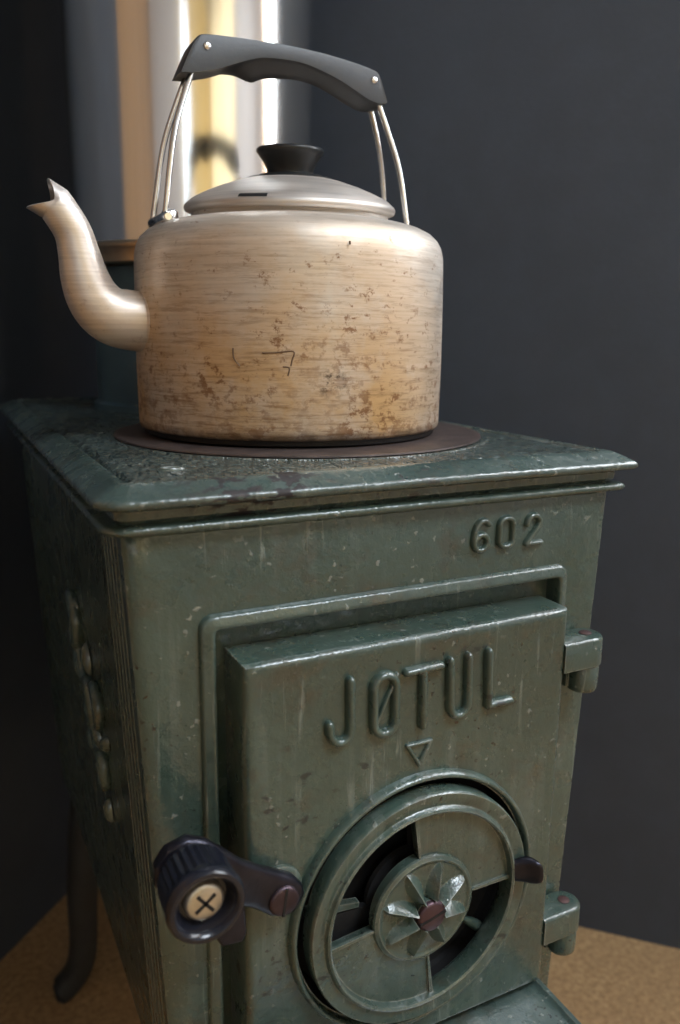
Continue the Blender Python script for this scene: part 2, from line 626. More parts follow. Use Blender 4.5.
def window(name, a, d, outd, w, light_power, color):
    s0, s1, q0, q1 = w
    bm = bmesh.new()

    def bar(u0, u1, v0, v1, t0=-.015, t1=.06):
        pts = []
        for q in (v0, v1):
            for s, t in ((u0, t0), (u1, t0), (u1, t1), (u0, t1)):
                v = a + d * s + outd * t
                pts.append((v.x, v.y, q))
        vs = [bm.verts.new(p) for p in pts]
        for f in [(0, 3, 2, 1), (4, 5, 6, 7), (0, 1, 5, 4), (1, 2, 6, 5), (2, 3, 7, 6), (3, 0, 4, 7)]:
            bm.faces.new([vs[i] for i in f])
    k = .05
    bar(s0, s0 + k, q0, q1)
    bar(s1 - k, s1, q0, q1)
    bar(s0 + k, s1 - k, q0, q0 + k)
    bar(s0 + k, s1 - k, q1 - k, q1)
    mid = (s0 + s1) / 2
    bar(mid - .02, mid + .02, q0 + k, q1 - k, 0, .05)
    struct(name, bm, 'frame_paint', smooth=0)
    ld = bpy.data.lights.new('daylight', 'AREA')
    ld.shape = 'RECTANGLE'
    ld.size = s1 - s0
    ld.size_y = q1 - q0
    ld.energy = light_power
    ld.color = color
    lo = bpy.data.objects.new('daylight', ld)
    C.objects.link(lo)
    c = a + d * mid + outd * .10
    lo.location = (c.x, c.y, (q0 + q1) / 2)
    lo.rotation_euler = Vector((-outd.x, -outd.y, 0)).to_track_quat('-Z', 'Y').to_euler()


window('window_1', A + eR * RDK, eR, -eL, W1, 66, (.86, .93, 1.))
window('window_2', D + eR * 1.2, eR, eL, W2, 4.4, (.70, .87, 1.))
window('added_back_window', E, WE, eR, W3, 14, (1., .97, .9))  # backlight for the added curtain
# added curtain, backlit for a yellow band in the chimney: hangs in folds just inside the window
bm = bmesh.new()
rings = []
NC = 220
for q in (.82, 1.3, 1.8, 2.24):
    ring = []
    for side in (0, 1):
        for i in range(NC + 1):
            s_ = (.04 + 1.62 * i / NC) if side == 0 else (.04 + 1.62 * (NC - i) / NC)
            t_ = -.085 + .022 * sin(s_ * 46) + .012 * sin(s_ * 17 + 1) - .0015 * side
            v = E + WE * s_ + eR * t_
            ring.append((v.x, v.y, q))
    rings.append(ring)
loft(bm, rings)
cur = build('added_curtain', bm, 'curtain_cloth', None, smooth=60)
cur['label'] = 'added pale yellow drape, unseen, backlit to give the steel chimney pipe a yellow band'
cur['category'] = 'added_curtain'

# ------------------------------------------------------------------ the stove
stove = thing('wood_stove', 'green enamelled cast iron wood stove standing diagonally in the dark corner', 'stove', (0, .25, 0))
D_TOP = .5495
SY1 = .495


def hw(z):                      # half width of the tapering body, z below the lip
    return .1524 + (z / .43) * .0204


# --- firebox body with fine vertical ribs on the sides
bm = bmesh.new()
rings = []
NZ = 12
plan = []


def body_plan(z):
    h = hw(z) - .0008
    pts = []
    ys = [(.0085, -.0030), (.0105, -.0005)]
    y = .013
    for k in range(5):                       # five narrow ribs, then the flat panel
        ys += [(y, 0.), (y + .0064, 0.), (y + .0072, -.0011), (y + .0084, -.0011), (y + .0091, 0.)]
        y += .0092
    ys += [(y + .004, 0.), (y + .008, -.001), (.25, -.001), (SY1 - .04, -.001), (SY1 - .036, 0.), (SY1 - .008, 0.), (SY1 - .002, -.003), (SY1, -.010)]
    right = [(h + o, yy) for yy, o in ys]
    left = [(-h - o, yy) for yy, o in ys][::-1]
    pts = right + left
    return [(x, yy, z + Z0) for x, yy in pts]


zs = [-.0135, -.06, -.12, -.2, -.28, -.36, -.395]
rings = [body_plan(z) for z in zs]
last = body_plan(-.41)
rings.append([(x * .975, .25 + (y - .25) * .985, z) for x, y, z in last])
loft(bm, rings)
body = build('firebox_body', bm, 'enamel_body', stove, smooth=20)

# --- cast relief ornament on the left side panel
bm = bmesh.new()


def side_pt(y, z, out=0.):
    return (-hw(z) + .0002 - out, y, z + Z0)


def side_blob(y, z, ry, rz, rot, hgt):
    rr = []
    for k in range(6):
        a = radians(88 * k / 5)
        ring = []
        for i in range(18):
            t = 2 * pi * i / 18
            u, v = ry * cos(a) * cos(t), rz * cos(a) * sin(t)
            uu, vv = u * cos(rot) - v * sin(rot), u * sin(rot) + v * cos(rot)
            ring.append(side_pt(y + uu, z + vv, hgt * sin(a) - .001))
        rr.append(ring)
    loft(bm, rr, True, False, True)


def side_scroll(pts, r):
    p3 = bez([side_pt(y, z, .001) for y, z in pts], 6)
    n_ = len(p3)
    tube(bm, p3, [r * (.45 + .55 * sin(pi * (i + .6) / n_)) for i in range(n_)], 10)


side_scroll([(.235, -.121), (.216, -.106), (.196, -.121), (.206, -.142), (.226, -.139), (.222, -.128)], .0050)
side_scroll([(.205, -.142), (.185, -.160), (.168, -.158), (.160, -.176), (.176, -.190), (.192, -.182)], .0050)
side_scroll([(.168, -.158), (.146, -.150), (.132, -.161), (.140, -.176), (.153, -.170)], .0044)
side_scroll([(.176, -.190), (.156, -.201), (.140, -.200), (.136, -.214), (.150, -.226), (.166, -.217)], .0046)
for yy, zz, a_, b2, ro in ((.214, -.160, .013, .006, .7), (.198, -.172, .012, .006, -.5), (.158, -.190, .011, .0055, .9), (.168, -.139, .012, .0055, 1.2),
                           (.205, -.112, .008, .006, .2), (.126, -.183, .010, .005, -.8), (.184, -.207, .011, .005, .5), (.141, -.240, .009, .005, 1.4)):
    side_blob(yy, zz, a_, b2, ro, .0055)
build('side_relief', bm, 'enamel_body', stove, smooth=60)

# --- cast front plate with recess moulding
bm = bmesh.new()
fr = []
for y, ins in ((.0085, .0012), (.0065, .0004), (.004, 0.), (.0016, .0012), (.0003, .0042), (0, .0075)):
    ring = []
    zl, zh = -.405, -.0130
    for zz in [zh] + [zh + (zl - zh) * k / 6 for k in range(1, 7)]:
        ring.append((hw(zz) - ins * .35, y, zz + Z0 - (ins * .4 if zz == zh else 0) + (ins if zz == zl else 0)))
    for zz in [zl + (zh - zl) * k / 6 for k in range(0, 6)] + [zh]:
        ring.append((-hw(zz) + ins * 1.75, y, zz + Z0 - (ins * .4 if zz == zh else 0) + (ins if zz == zl else 0)))
    fr.append(ring)
NF_ = 160
FCX, FCZ = .002, -.2 + Z0


def polar(poly, y):
    out = []
    for i in range(NF_):
        a = 2 * pi * i / NF_
        d = (cos(a), sin(a))
        best = None
        m_ = len(poly)
        for k in range(m_):
            (ax, az), (bx, bz) = poly[k], poly[(k + 1) % m_]
            ex, ez = bx - ax, bz - az
            den = d[0] * ez - d[1] * ex
            if abs(den) < 1e-12:
                continue
            t = ((ax - FCX) * ez - (az - FCZ) * ex) / den
            u = ((ax - FCX) * d[1] - (az - FCZ) * d[0]) / den
            if t > 0 and -1e-6 <= u <= 1 + 1e-6:
                best = t if best is None else max(best, t)
        out.append((FCX + d[0] * best, y, FCZ + d[1] * best))
    for cx, cz in poly:            # keep the true corners
        k = min(range(NF_), key=lambda i: (out[i][0] - cx) ** 2 + (out[i][2] - cz) ** 2)
        out[k] = (cx, y, cz)
    return out


pr_ = []
for ring in fr:
    q = [(p[0], p[2]) for p in ring]
    pr_.append(polar([q[0], q[6], q[7], q[-1]], ring[0][1]))
for ins, y in ((.0058, 0.), (.0062, .0006), (.0064, .0070), (.0080, .0076)):
    a_, b2, c2, d2 = -.1157 + ins, .1200 - ins, -.350 + ins + Z0, -.0590 - ins + Z0
    pr_.append(polar([(b2, d2), (b2, c2), (a_, c2), (a_, d2)], y))
loft(bm, pr_)
front = build('front_plate', bm, 'enamel_body', stove, smooth=50)

# raised frame moulding round the door
bm = bmesh.new()


def frame_ring(ins, y):
    return rrect_xz(-.1157 + ins, .1200 - ins, -.350 + ins + Z0, -.0590 - ins + Z0, max(.0065 - ins * .6, .001), y, 6)


loft(bm, [frame_ring(-.0012, .001), frame_ring(-.0006, -.0020), frame_ring(-.0001, -.0032), frame_ring(.0010, -.0038),
          frame_ring(.0040, -.0046), frame_ring(.0052, -.0050), frame_ring(.0062, -.0046), frame_ring(.0068, -.0034), frame_ring(.0070, .002), frame_ring(.0070, .0074)], True, False, False)
build('door_frame_moulding', bm, 'enamel_body', front, smooth=50)

# model number 602
bm = bmesh.new()
six = [(.0590, -.0272), (.0562, -.0250), (.0528, -.0256), (.0498, -.0292), (.0487, -.0350)] + \
      [(.0489, -.0385), (.0506, -.0416), (.0538, -.0426), (.0571, -.0410), (.0584, -.0376), (.0571, -.0344), (.0540, -.0331), (.0508, -.0345), (.0492, -.0372)]
zero = arc(.0719, -.0285, .0050, .0038, 180, 0, 8) + arc(.0719, -.0381, .0050, .0040, 0, -180, 8)
two = [(.0872, -.0300), (.0882, -.0267), (.0913, -.0248), (.0947, -.0256), (.0968, -.0286), (.0955, -.0320), (.0920, -.0362), (.0882, -.0408), (.0876, -.0420)]
sm = lambda pts: [(v.x, v.z) for v in bez([(x, 0, z) for x, z in pts], 4)]
stroke(bm, up(sm(six)), .00190, 0, .0031)
stroke(bm, up(zero), .00190, 0, .0031, close=True)
stroke(bm, up(sm(two)), .00190, 0, .0031)
stroke(bm, up([(.0876, -.0420), (.0930, -.0421), (.0985, -.0421)]), .00190, 0, .0031)
build('model_number', bm, 'enamel_body', front, smooth=60)

# --- top plate
bm = bmesh.new()
prof = [(-.0120, -.0085), (-.0102, -.0062), (-.0100, -.0022), (-.0075, -.0006), (-.0018, .0001), (-.0006, .0009), (0., .0022), (-.0001, .0036), (-.0008, .0046), (-.0022, .0054), (-.0060, .0076), (-.0095, .0096),
        (-.0120, .0108), (-.0145, .0113), (-.0165, .0108), (-.0180, .0086), (-.0196, .0082)]
W = .165
Y0T, Y1T = -.012, D_TOP


def top_ring(ins, z, r):
    # front right corner tighter than the left back ones
    return rrect(-W - ins, W + ins, Y0T - ins, Y1T + ins, r, z + Z0, 7)


loft(bm, [top_ring(i, z, tuple(max(q + i * .7, .002) for q in (.010, .010, .015, .0035))) for i, z in prof], True, True, False)
top = build('top_plate', bm, 'enamel_top', stove, smooth=35)
# hammered inner field as a grid-free plate
bm = bmesh.new()
loft(bm, [top_ring(-.0186, .0070, .003), top_ring(-.0192, .0086, .003), top_ring(-.0208, .0100, .003), top_ring(-.0225, .0104, .003)])
build('hammered_panel', bm, 'enamel_field', top, smooth=35)
# half-round bead under the lip, on the body
bm = bmesh.new()
bd = [(-.0105, -.0085), (-.0062, -.0088), (-.0044, -.0098), (-.0038, -.0114), (-.0046, -.0130), (-.0064, -.0138), (-.011, -.0140)]
loft(bm, [rrect(-W - i, W + i, Y0T - i + .0015, Y1T + i - .03, (.01, .01, .015, .004), z + Z0, 7) for i, z in bd])
build('cornice_bead', bm, 'enamel_body', stove, smooth=60)
# round cast hob plate
HX, HY, HR = .0108, .1640, .1300
bm = bmesh.new()
lathe(bm, [(HR - .001, Z0 + .0104), (HR, Z0 + .0112), (HR - .0003, Z0 + .0120), (HR - .0022, Z0 + .0124), (HR - .004, Z0 + .0122), (.09, Z0 + .0122), (.002, Z0 + .0122)], 'z', (HX, HY, 0), 128)
build('hob_plate', bm, 'hob_iron', top, smooth=30)
bm = bmesh.new()
lathe(bm, [(HR + .0052, Z0 + .0103), (HR + .0048, Z0 + .01085), (HR + .0030, Z0 + .01095), (HR + .0012, Z0 + .0107), (HR + .0008, Z0 + .0100)], 'z', (HX, HY, 0), 128, cap=False)
build('hob_ring', bm, 'enamel_field', top, smooth=50)
# small polished lifting eye on the front left of the field
bm = bmesh.new()
lathe(bm, [(.0072, Z0 + .0100), (.0070, Z0 + .0112), (.0060, Z0 + .0117), (.0049, Z0 + .0110), (.0040, Z0 + .0105), (.001, Z0 + .0104)], 'z', (-.1175, .0367, 0), 28)
for v in bm.verts:
    v.co.y = .0367 + (v.co.y - .0367) * .55
build('lifting_eye', bm, 'enamel_top', top, smooth=60)

# --- door
door_y = -.022
WX, WZ = .0042, -.2440                 # centre of the draught wheel
RH = .0770                             # opening behind the wheel
bm = bmesh.new()
x0, x1, z0, z1 = -.1009, .1066, -.3413, -.0795
N = 96


def door_outline(ins, y):
    """N points on the door outline by polar angle about the wheel centre"""
    pts = []
    for i in range(N):
        a = 2 * pi * i / N
        c, s = cos(a), sin(a)
        ts = []
        if c > 1e-9:
            ts.append((x1 - ins - WX) / c)
        if c < -1e-9:
            ts.append((x0 + ins - WX) / c)
        if s > 1e-9:
            ts.append((z1 - ins - WZ) / s)
        if s < -1e-9:
            ts.append((z0 + ins - WZ) / s)
        t = min(ts)
        pts.append([WX + c * t, y, WZ + s * t])
    # snap the nearest sample to each true corner
    for cx, cz in ((x0 + ins, z0 + ins), (x1 - ins, z0 + ins), (x1 - ins, z1 - ins), (x0 + ins, z1 - ins)):
        k = min(range(N), key=lambda i: (pts[i][0] - cx) ** 2 + (pts[i][2] - cz) ** 2)
        pts[k] = [cx, y, cz]
    return [(p[0], p[1], p[2] + Z0) for p in pts]


def circ_y(r, y, n=N):
    return [(WX + r * cos(2 * pi * i / n), y, WZ + Z0 + r * sin(2 * pi * i / n)) for i in range(n)]


rr = [circ_y(RH, .0070), door_outline(.0, .0072), door_outline(0., door_y + .0042), door_outline(.0005, door_y + .0022), door_outline(.0016, door_y + .0008), door_outline(.0034, door_y), door_outline(.006, door_y + .0003),
      circ_y(RH + .006, door_y), circ_y(RH, door_y), circ_y(RH, .0070)]
loft(bm, rr, True, False, False)
bmesh.ops.remove_doubles(bm, verts=bm.verts[:], dist=1e-6)
door = build('door', bm, 'enamel_door', stove, smooth=38)

# maker's lettering, cast in relief
bm = bmesh.new()
R1, H1 = .0026, .0042
J = [(-.0424, -.0972), (-.0421, -.112), (-.0419, -.1240), (-.0432, -.1288), (-.0470, -.1310), (-.0514, -.1297), (-.0540, -.1252), (-.0545, -.1198)]
stroke(bm, up([(-.0424, -.0972), (-.0421, -.112)] + sm(J[2:])), R1, door_y, H1)
O = arc(-.0216, -.1045, .0067, .0065, 180, 0, 10) + arc(-.0212, -.1250, .0067, .0068, 0, -180, 10)
stroke(bm, up(O), R1, door_y, H1, close=True)
stroke(bm, up([(-.0283, -.1302), (-.0214, -.1147), (-.0140, -.0988)]), .0012, door_y, .0024)
stroke(bm, up([(-.0078, -.0990), (.0024, -.0988), (.0138, -.0986)]), R1, door_y, H1)
stroke(bm, up([(.0026, -.0992), (.0029, -.116), (.0032, -.1322)]), R1, door_y, H1)
U = [(.0202, -.0970), (.0208, -.112), (.0212, -.1240)] + sm([(.0212, -.1240), (.0228, -.1290), (.0273, -.1314), (.0319, -.1290), (.0334, -.1240)])[1:] + [(.0330, -.112), (.0326, -.0966)]
stroke(bm, up(U), R1, door_y, H1)
stroke(bm, up([(.0466, -.0962), (.0472, -.112), (.0478, -.1294)]), R1, door_y, H1)
stroke(bm, up([(.0480, -.1294), (.0560, -.1294), (.0636, -.1293)]), R1, door_y, H1)
build('maker_lettering', bm, 'enamel_door', door, smooth=60)
bm = bmesh.new()
tri = [(-.0058, -.1432), (.0096, -.1432), (.0024, -.1565)]
for a_, b2 in ((0, 1), (1, 2), (2, 0)):
    stroke(bm, up([tri[a_], ((tri[a_][0] + tri[b2][0]) / 2, (tri[a_][1] + tri[b2][1]) / 2), tri[b2]]), .0013, door_y, .0020)
build('arrow_mark', bm, 'enamel_door', door, smooth=60)

# dark firebox cavity behind the draught openings
bm = bmesh.new()
lathe(bm, [(RH, -.0045), (RH - .001, .0), (RH - .004, .0004), (.001, .0004)], 'y', (WX, 0, WZ + Z0), 64, cap=False)
lathe(bm, [(RH - .0003, .0), (RH - .0003, door_y + .0006)], 'y', (WX, 0, WZ + Z0), 96, cap=False)
build('draught_cavity', bm, 'black_iron', door, smooth=40)


def sector(bm, r0, r1, a0, a1, y0, y1, n=24):
    """solid annular sector, angles in degrees"""
    def pt(r, a, y):
        return (WX + r * cos(a), y, WZ + Z0 + r * sin(a))
    rings = []
    for i in range(n + 1):
        a = radians(a0 + (a1 - a0) * i / n)
        rings.append([pt(r0, a, y0), pt(r1, a, y0), pt(r1, a, y1), pt(r0, a, y1)])
    loft(bm, rings)


# fixed shutter plate seen through the openings, with two small stops
bm = bmesh.new()
sector(bm, .012, .0700, -3, 93, -.0165, -.0125)
sector(bm, .012, .0700, 177, 275, -.0165, -.0125)
lathe(bm, [(.030, -.0115), (.030, -.0150), (.002, -.0150)], 'y', (WX, 0, WZ + Z0), 48)
build('shutter_plate', bm, 'black_iron', door, smooth=40)
for ad in (141, 321):
    bm = bmesh.new()
    a = radians(ad)
    p = [Vector((WX + r_ * cos(a), -.0150, WZ + Z0 + r_ * sin(a))) for r_ in (.066, .058, .0465)]
    tube(bm, p, [.0036, .0030, .0008], 10)
    build('stop_pin', bm, 'enamel_door', door, smooth=60)
bm = bmesh.new()
sector(bm, .036, .0690, 170, 175, -.0172, -.0125, 4)
build('shutter_edge', bm, 'enamel_door', door, smooth=40)

# --- draught wheel
wheel = None
bm = bmesh.new()
yw = door_y
cw = (WX, 0, WZ + Z0)
lathe(bm, [(.0822, yw + .0004), (.0818, yw - .0030), (.0808, yw - .0050), (.0797, yw - .0056), (.0786, yw - .0050), (.0780, yw - .0030), (.0776, yw + .0004)], 'y', cw, 128, cap=False)
collar = build('wheel_collar', bm, 'enamel_door', door, smooth=60)
bm = bmesh.new()
lathe(bm, [(.0640, yw + .003), (.0728, yw + .0006), (.0730, yw - .0070), (.0728, yw - .0092), (.0719, yw - .0104), (.0705, yw - .0104), (.0665, yw - .0097), (.0652, yw - .0094), (.0646, yw - .0094),
           (.0640, yw - .0100), (.0634, yw - .0118), (.0622, yw - .0124), (.0611, yw - .0116), (.0605, yw - .0080), (.0605, yw - .0020), (.0640, yw + .003)], 'y', cw, 128, cap=False)
A_UR0, A_UR1 = 0., 98.
A_LL0, A_LL1 = 186., 278.
for a0, a1 in ((A_UR0, A_UR1), (A_LL0, A_LL1)):
    sector(bm, .030, .0615, a0, a1, yw - .0072, yw - .0032)
    for ae in (a0, a1):          # turned-up edges
        s = 1 if ae == a0 else -1
        sector(bm, .030, .0618, ae, ae + s * 2.2, yw - .0088, yw - .0032, 2)
bmesh.ops.recalc_face_normals(bm, faces=bm.faces[:])
wheel = build('draught_wheel', bm, 'enamel_door', stove, smooth=42)

# hub with eight-petal star
bm = bmesh.new()
NR, NA = 26, 160
RHUB = .0330
rings = []
for j in range(NR + 1):
    r_ = .0085 + (RHUB - .0085) * j / NR
    ring = []
    for i in range(NA):
        a = 2 * pi * i / NA
        u = (a - radians(4)) % (pi / 4)
        w_ = abs(u - pi / 8) / (pi / 8)            # 0 on a petal's spine, 1 between
        t = (r_ - .009) / (.0285 - .009)
        hgt = 0
        if 0 <= t <= 1:
            hgt = max(0, 1 - w_ / max(.04, 1.0 * (1 - t) ** .55)) * (1 - .6 * t) * .0092
        edge = .0012 * math.exp(-((r_ - (RHUB - .0022)) / .0013) ** 2)
        yy = yw - .0094 - hgt - edge
        ring.append((WX + r_ * cos(a), yy, WZ + Z0 + r_ * sin(a)))
    rings.append(ring)
rings.append([(WX + (RHUB + .0006) * cos(2 * pi * i / NA), yw - .0082, WZ + Z0 + (RHUB + .0006) * sin(2 * pi * i / NA)) for i in range(NA)])
rings.append([(WX + (RHUB + .0004) * cos(2 * pi * i / NA), yw - .0028, WZ + Z0 + (RHUB + .0004) * sin(2 * pi * i / NA)) for i in range(NA)])
rings.insert(0, [(WX + .0085 * cos(2 * pi * i / NA), yw - .0136, WZ + Z0 + .0085 * sin(2 * pi * i / NA)) for i in range(NA)])
loft(bm, rings)
build('star_hub', bm, 'enamel_door', wheel, smooth=22)


def screw_head(name, cx, cz, y, r, h, mat, parent, slot_ang, cross=False):
    bm = bmesh.new()
    lathe(bm, [(r, y + .001), (r, y - h * .55), (r * .93, y - h * .85), (r * .8, y - h), (r * .3, y - h * 1.08), (.0003, y - h * 1.1)], 'y', (cx, 0, cz), 40)
    for k in range(2 if cross else 1):
        a = radians(slot_ang + 90 * k)
        d = Vector((cos(a), 0, sin(a)))
        s = Vector((-sin(a), 0, cos(a)))
        L_ = r * (.62 if cross else .93)
        w_ = r * .085
        pts = []
        for yy in (y - h * .6, y - h * 1.14):
            for u, v in ((-L_, -w_), (L_, -w_), (L_, w_), (-L_, w_)):
                p = Vector((cx, yy, cz)) + d * u + s * v
                pts.append(p)
        vs = [bm.verts.new(p) for p in pts]
        for f in [(0, 3, 2, 1), (4, 5, 6, 7), (0, 1, 5, 4), (1, 2, 6, 5), (2, 3, 7, 6), (3, 0, 4, 7)]:
            bm.faces.new([vs[i] for i in f]).material_index = 1
    return build(name, bm, [mat, 'slot_black'], parent, smooth=40)


o = screw_head('hub_screw', WX + .001, WZ + Z0 - .0012, yw - .0132, .0094, .0035, 'rust_screw', wheel, 14)
# turning tab
bm = bmesh.new()
ta = radians(5)
er = Vector((cos(ta), 0, sin(ta)))
et = Vector((-sin(ta), 0, cos(ta)))
rings = []
for r_, wz_, ya, yb in ((.0620, .0066, yw - .0080, yw - .0120), (.0670, .0078, yw - .0090, yw - .0145), (.0705, .0084, yw - .0100, yw - .0180), (.0732, .0082, yw - .0110, yw - .0210), (.0752, .0074, yw - .0140, yw - .0225), (.0760, .0060, yw - .0170, yw - .0226)):
    c_ = Vector((WX, 0, WZ + Z0)) + er * r_
    ring = []
    for k in range(16):
        t = 2 * pi * k / 16
        cu, su = cos(t), sin(t)
        e_ = .55
        u = math.copysign(abs(cu) ** e_, cu) * wz_
        v = math.copysign(abs(su) ** e_, su) * (yb - ya) / 2 + (ya + yb) / 2
        p = c_ + et * u
        ring.append((p.x, v, p.z))
    rings.append(ring)
loft(bm, rings)
o = build('turning_tab', bm, 'latch_metal', wheel, smooth=60)
o['label'] = 'worn dark metal thumb tab'

# --- hinges on the right
for zc in (-.1020, -.2945):
    hx, hy, hr = .1300, -.0120, .0110
    bm = bmesh.new()
    pts = []
    def lug(ins, z):
        r_ = hr - ins
        p = [(hx + r_ * cos(radians(a)), hy + r_ * sin(radians(a)), z + Z0) for a in range(-90, 91, 15)]
        return p + [(.1050, hy + r_, z + Z0), (.1050, hy - r_, z + Z0)]
    loft(bm, [lug(.0012, zc - .0195), lug(0, zc - .0185), lug(0, zc - .0020), lug(.0006, zc - .0008), lug(.0022, zc)])
    lug_o = build('hinge_lug', bm, 'enamel_door', door, smooth=40)
    bm = bmesh.new()
    c_ = (hx, hy, 0)
    lathe(bm, [(.0085, zc + Z0 - .0370), (.0098, zc + Z0 - .0355), (.0100, zc + Z0 - .0335), (.0100, zc + Z0 - .0215), (.0090, zc + Z0 - .0200), (.006, zc + Z0 - .0195)], 'z', c_, 40)
    box(bm, .118, hx - .002, hy + .001, .0012, zc + Z0 - .0345, zc + Z0 - .0215)
    build('hinge_knuckle', bm, 'enamel_body', stove, smooth=40)
    bm = bmesh.new()
    lathe(bm, [(.0040, zc + Z0 - .0005), (.0040, zc + Z0 + .0004), (.0032, zc + Z0 + .0009), (.0004, zc + Z0 + .0010)], 'z', c_, 24)
    o = build('hinge_pin', bm, 'pin_rust', door, smooth=40)
    o['label'] = 'rusty round hinge pin end'

# --- door latch: cranked arm, fluted knob
PX, PZ = -.0842, -.2072
KNX, KNZ = -.1362, -.1676
bm = bmesh.new()
pl = Vector((PX, 0, PZ + Z0))
kn = Vector((KNX, 0, KNZ + Z0))
dv = (kn - pl).normalized()
sv = Vector((-dv.z, 0, dv.x))
L_ = (kn - pl).length


def arm_ring(s, halfw, yc, ht):
    c_ = pl + dv * s
    ring = []
    for k in range(20):
        t = 2 * pi * k / 20
        cu, su = cos(t), sin(t)
        u = math.copysign(abs(cu) ** .6, cu) * halfw
        v = math.copysign(abs(su) ** .5, su) * ht
        p = c_ + sv * u
        ring.append((p.x, yc + v, p.z))
    return ring


loft(bm, [arm_ring(-.0118, .0030, -.0275, .0030), arm_ring(-.0105, .0068, -.0275, .0042), arm_ring(-.0070, .0098, -.0275, .0048), arm_ring(0, .0116, -.0276, .0050), arm_ring(.007, .0110, -.0280, .0050),
          arm_ring(.0140, .0106, -.0290, .0047), arm_ring(.026, .0108, -.0325, .0046), arm_ring(.040, .0118, -.0360, .0046), arm_ring(.052, .0140, -.0382, .0046), arm_ring(L_, .0155, -.0392, .0046), arm_ring(L_ + .010, .0135, -.0392, .0044), arm_ring(L_ + .0160, .0055, -.0392, .0036)])
latch = build('door_latch', bm, 'latch_metal', stove, smooth=50)
# latch tongue hanging behind the knob
bm = bmesh.new()
tp = [(-.1300, -.1800), (-.1065, -.1880), (-.1046, -.2200), (-.1070, -.2245), (-.1180, -.2235), (-.1300, -.2010)]
loft(bm, [[(x, y_, z + Z0) for x, z in tp] for y_ in (-.0230, -.0330)])
build('latch_tongue', bm, 'latch_metal', latch, smooth=30, bevel=.0014)
# washer boss behind pivot
bm = bmesh.new()
lathe(bm, [(.0128, door_y + .0004), (.0128, door_y - .0022), (.0118, door_y - .0030), (.004, door_y - .0030)], 'y', (PX + .001, 0, PZ + Z0), 40)
build('pivot_boss', bm, 'enamel_door', door, smooth=40)
screw_head('pivot_screw', PX - .0004, PZ + Z0 - .0004, -.0318, .0084, .0030, 'dark_screw', latch, 82)
# fluted bakelite knob
bm = bmesh.new()
NF = 168
rings = []
for r_, y_, fl in ((0.01140, -.0440, 0), (0.01520, -.0442, 0), (0.01653, -.0460, .6), (0.01700, -.0480, 1), (0.01729, -.0520, 1), (0.01739, -.0560, 1), (0.01748, -.0610, 1), (0.01729, -.0632, .3), (0.01767, -.0645, 0), (0.01824, -.0665, 0), (0.01795, -.0690, 0), (0.01691, -.0706, 0),
                   (0.01501, -.0708, 0), (0.01378, -.0698, 0), (0.01282, -.0672, 0), (0.01206, -.0640, 0), (0.01102, -.0628, 0), (0.00190, -.0626, 0)):
    ring = []
    for i in range(NF):
        a = 2 * pi * i / NF
        rf = r_ - fl * .0012 * (.5 + .5 * cos(28 * a))
        ring.append((KNX + rf * cos(a), y_, KNZ + Z0 + rf * sin(a)))
    rings.append(ring)
loft(bm, rings)
o = build('latch_knob', bm, 'bakelite', latch, smooth=35)
o['label'] = 'black fluted round knob'
o = screw_head('knob_screw', KNX, KNZ + Z0, -.0622, .0093, .0046, 'bright_screw', latch, 38, cross=True)
o['label'] = 'bright cross-slotted screw'

# --- ash ledge
bm = bmesh.new()


def ash_ring(ins, z):
    return rrect(-.1112 + ins, .1112 - ins, -.105 + ins, -.0005, .006, z + Z0, 5)


loft(bm, [ash_ring(.004, -.372), ash_ring(0, -.368), ash_ring(0, -.3495), ash_ring(.0015, -.3462), ash_ring(.005, -.3455), ash_ring(.007, -.3475), ash_ring(.009, -.3480)])
build('ash_ledge', bm, 'enamel_top', stove, smooth=40)

# --- legs, splayed with a turned-out foot
for sx in (-1, 1):
    for yl, sy in ((.060, -1), (.440, 1)):
        bm = bmesh.new()
        pth = bez([(sx * .112, yl, Z0 - .402), (sx * .119, yl, Z0 - .455), (sx * .125, yl + sy * .003, Z0 - .52), (sx * .127, yl + sy * .006, Z0 - .585), (sx * .134, yl + sy * .010, Z0 - .618), (sx * .150, yl + sy * .012, Z0 - .6385), (sx * .160, yl + sy * .012, .0085)], 5)
        n_ = len(pth)
        rad = [  .0195 - .0045 * min(1, i / (n_ * .45)) + .001 * sin(i) * 0 for i in range(n_)]
        rad[-1] = .0078
        rad[-2] = .0100
        rad[-3] = .0112
        tube(bm, pth, rad, 14, up=(0, 1, 0))
        zmin = min(v.co.z for v in bm.verts)
        for v in bm.verts:
            v.co.z = max(v.co.z, 0.)
        build('leg', bm, 'leg_iron', stove, smooth=60)

# ------------------------------------------------------------------ chimney
CX, CY, CR = .0095, .4080, .1098
ZC = Z0 + .1370
chim = thing('chimney_pipe', 'wide polished steel chimney pipe behind the kettle, streaked tan and yellow', 'chimney', (CX, CY, ZC))
bm = bmesh.new()
lathe(bm, [(CR - .004, ZC + .012), (CR, ZC + .0125), (CR, ZC + .3), (CR, ZC + .8), (CR, H - .002)], 'z', (CX, CY, 0), 160)
build('pipe', bm, 'chimney_steel', chim, smooth=30)
bm = bmesh.new()
lathe(bm, [(CR - .012, ZC), (CR - .001, ZC), (CR + .0006, ZC + .0015), (CR + .0006, ZC + .0105), (CR + .0022, ZC + .0125), (CR + .0028, ZC + .0145), (CR + .0022, ZC + .0165), (CR + .0003, ZC + .0180), (CR - .003, ZC + .0182)], 'z', (CX, CY, 0), 160)
o = build('end_collar', bm, 'collar_steel', chim, smooth=40)
o['label'] = 'brownish end collar band'
bm = bmesh.new()
FR = .0945
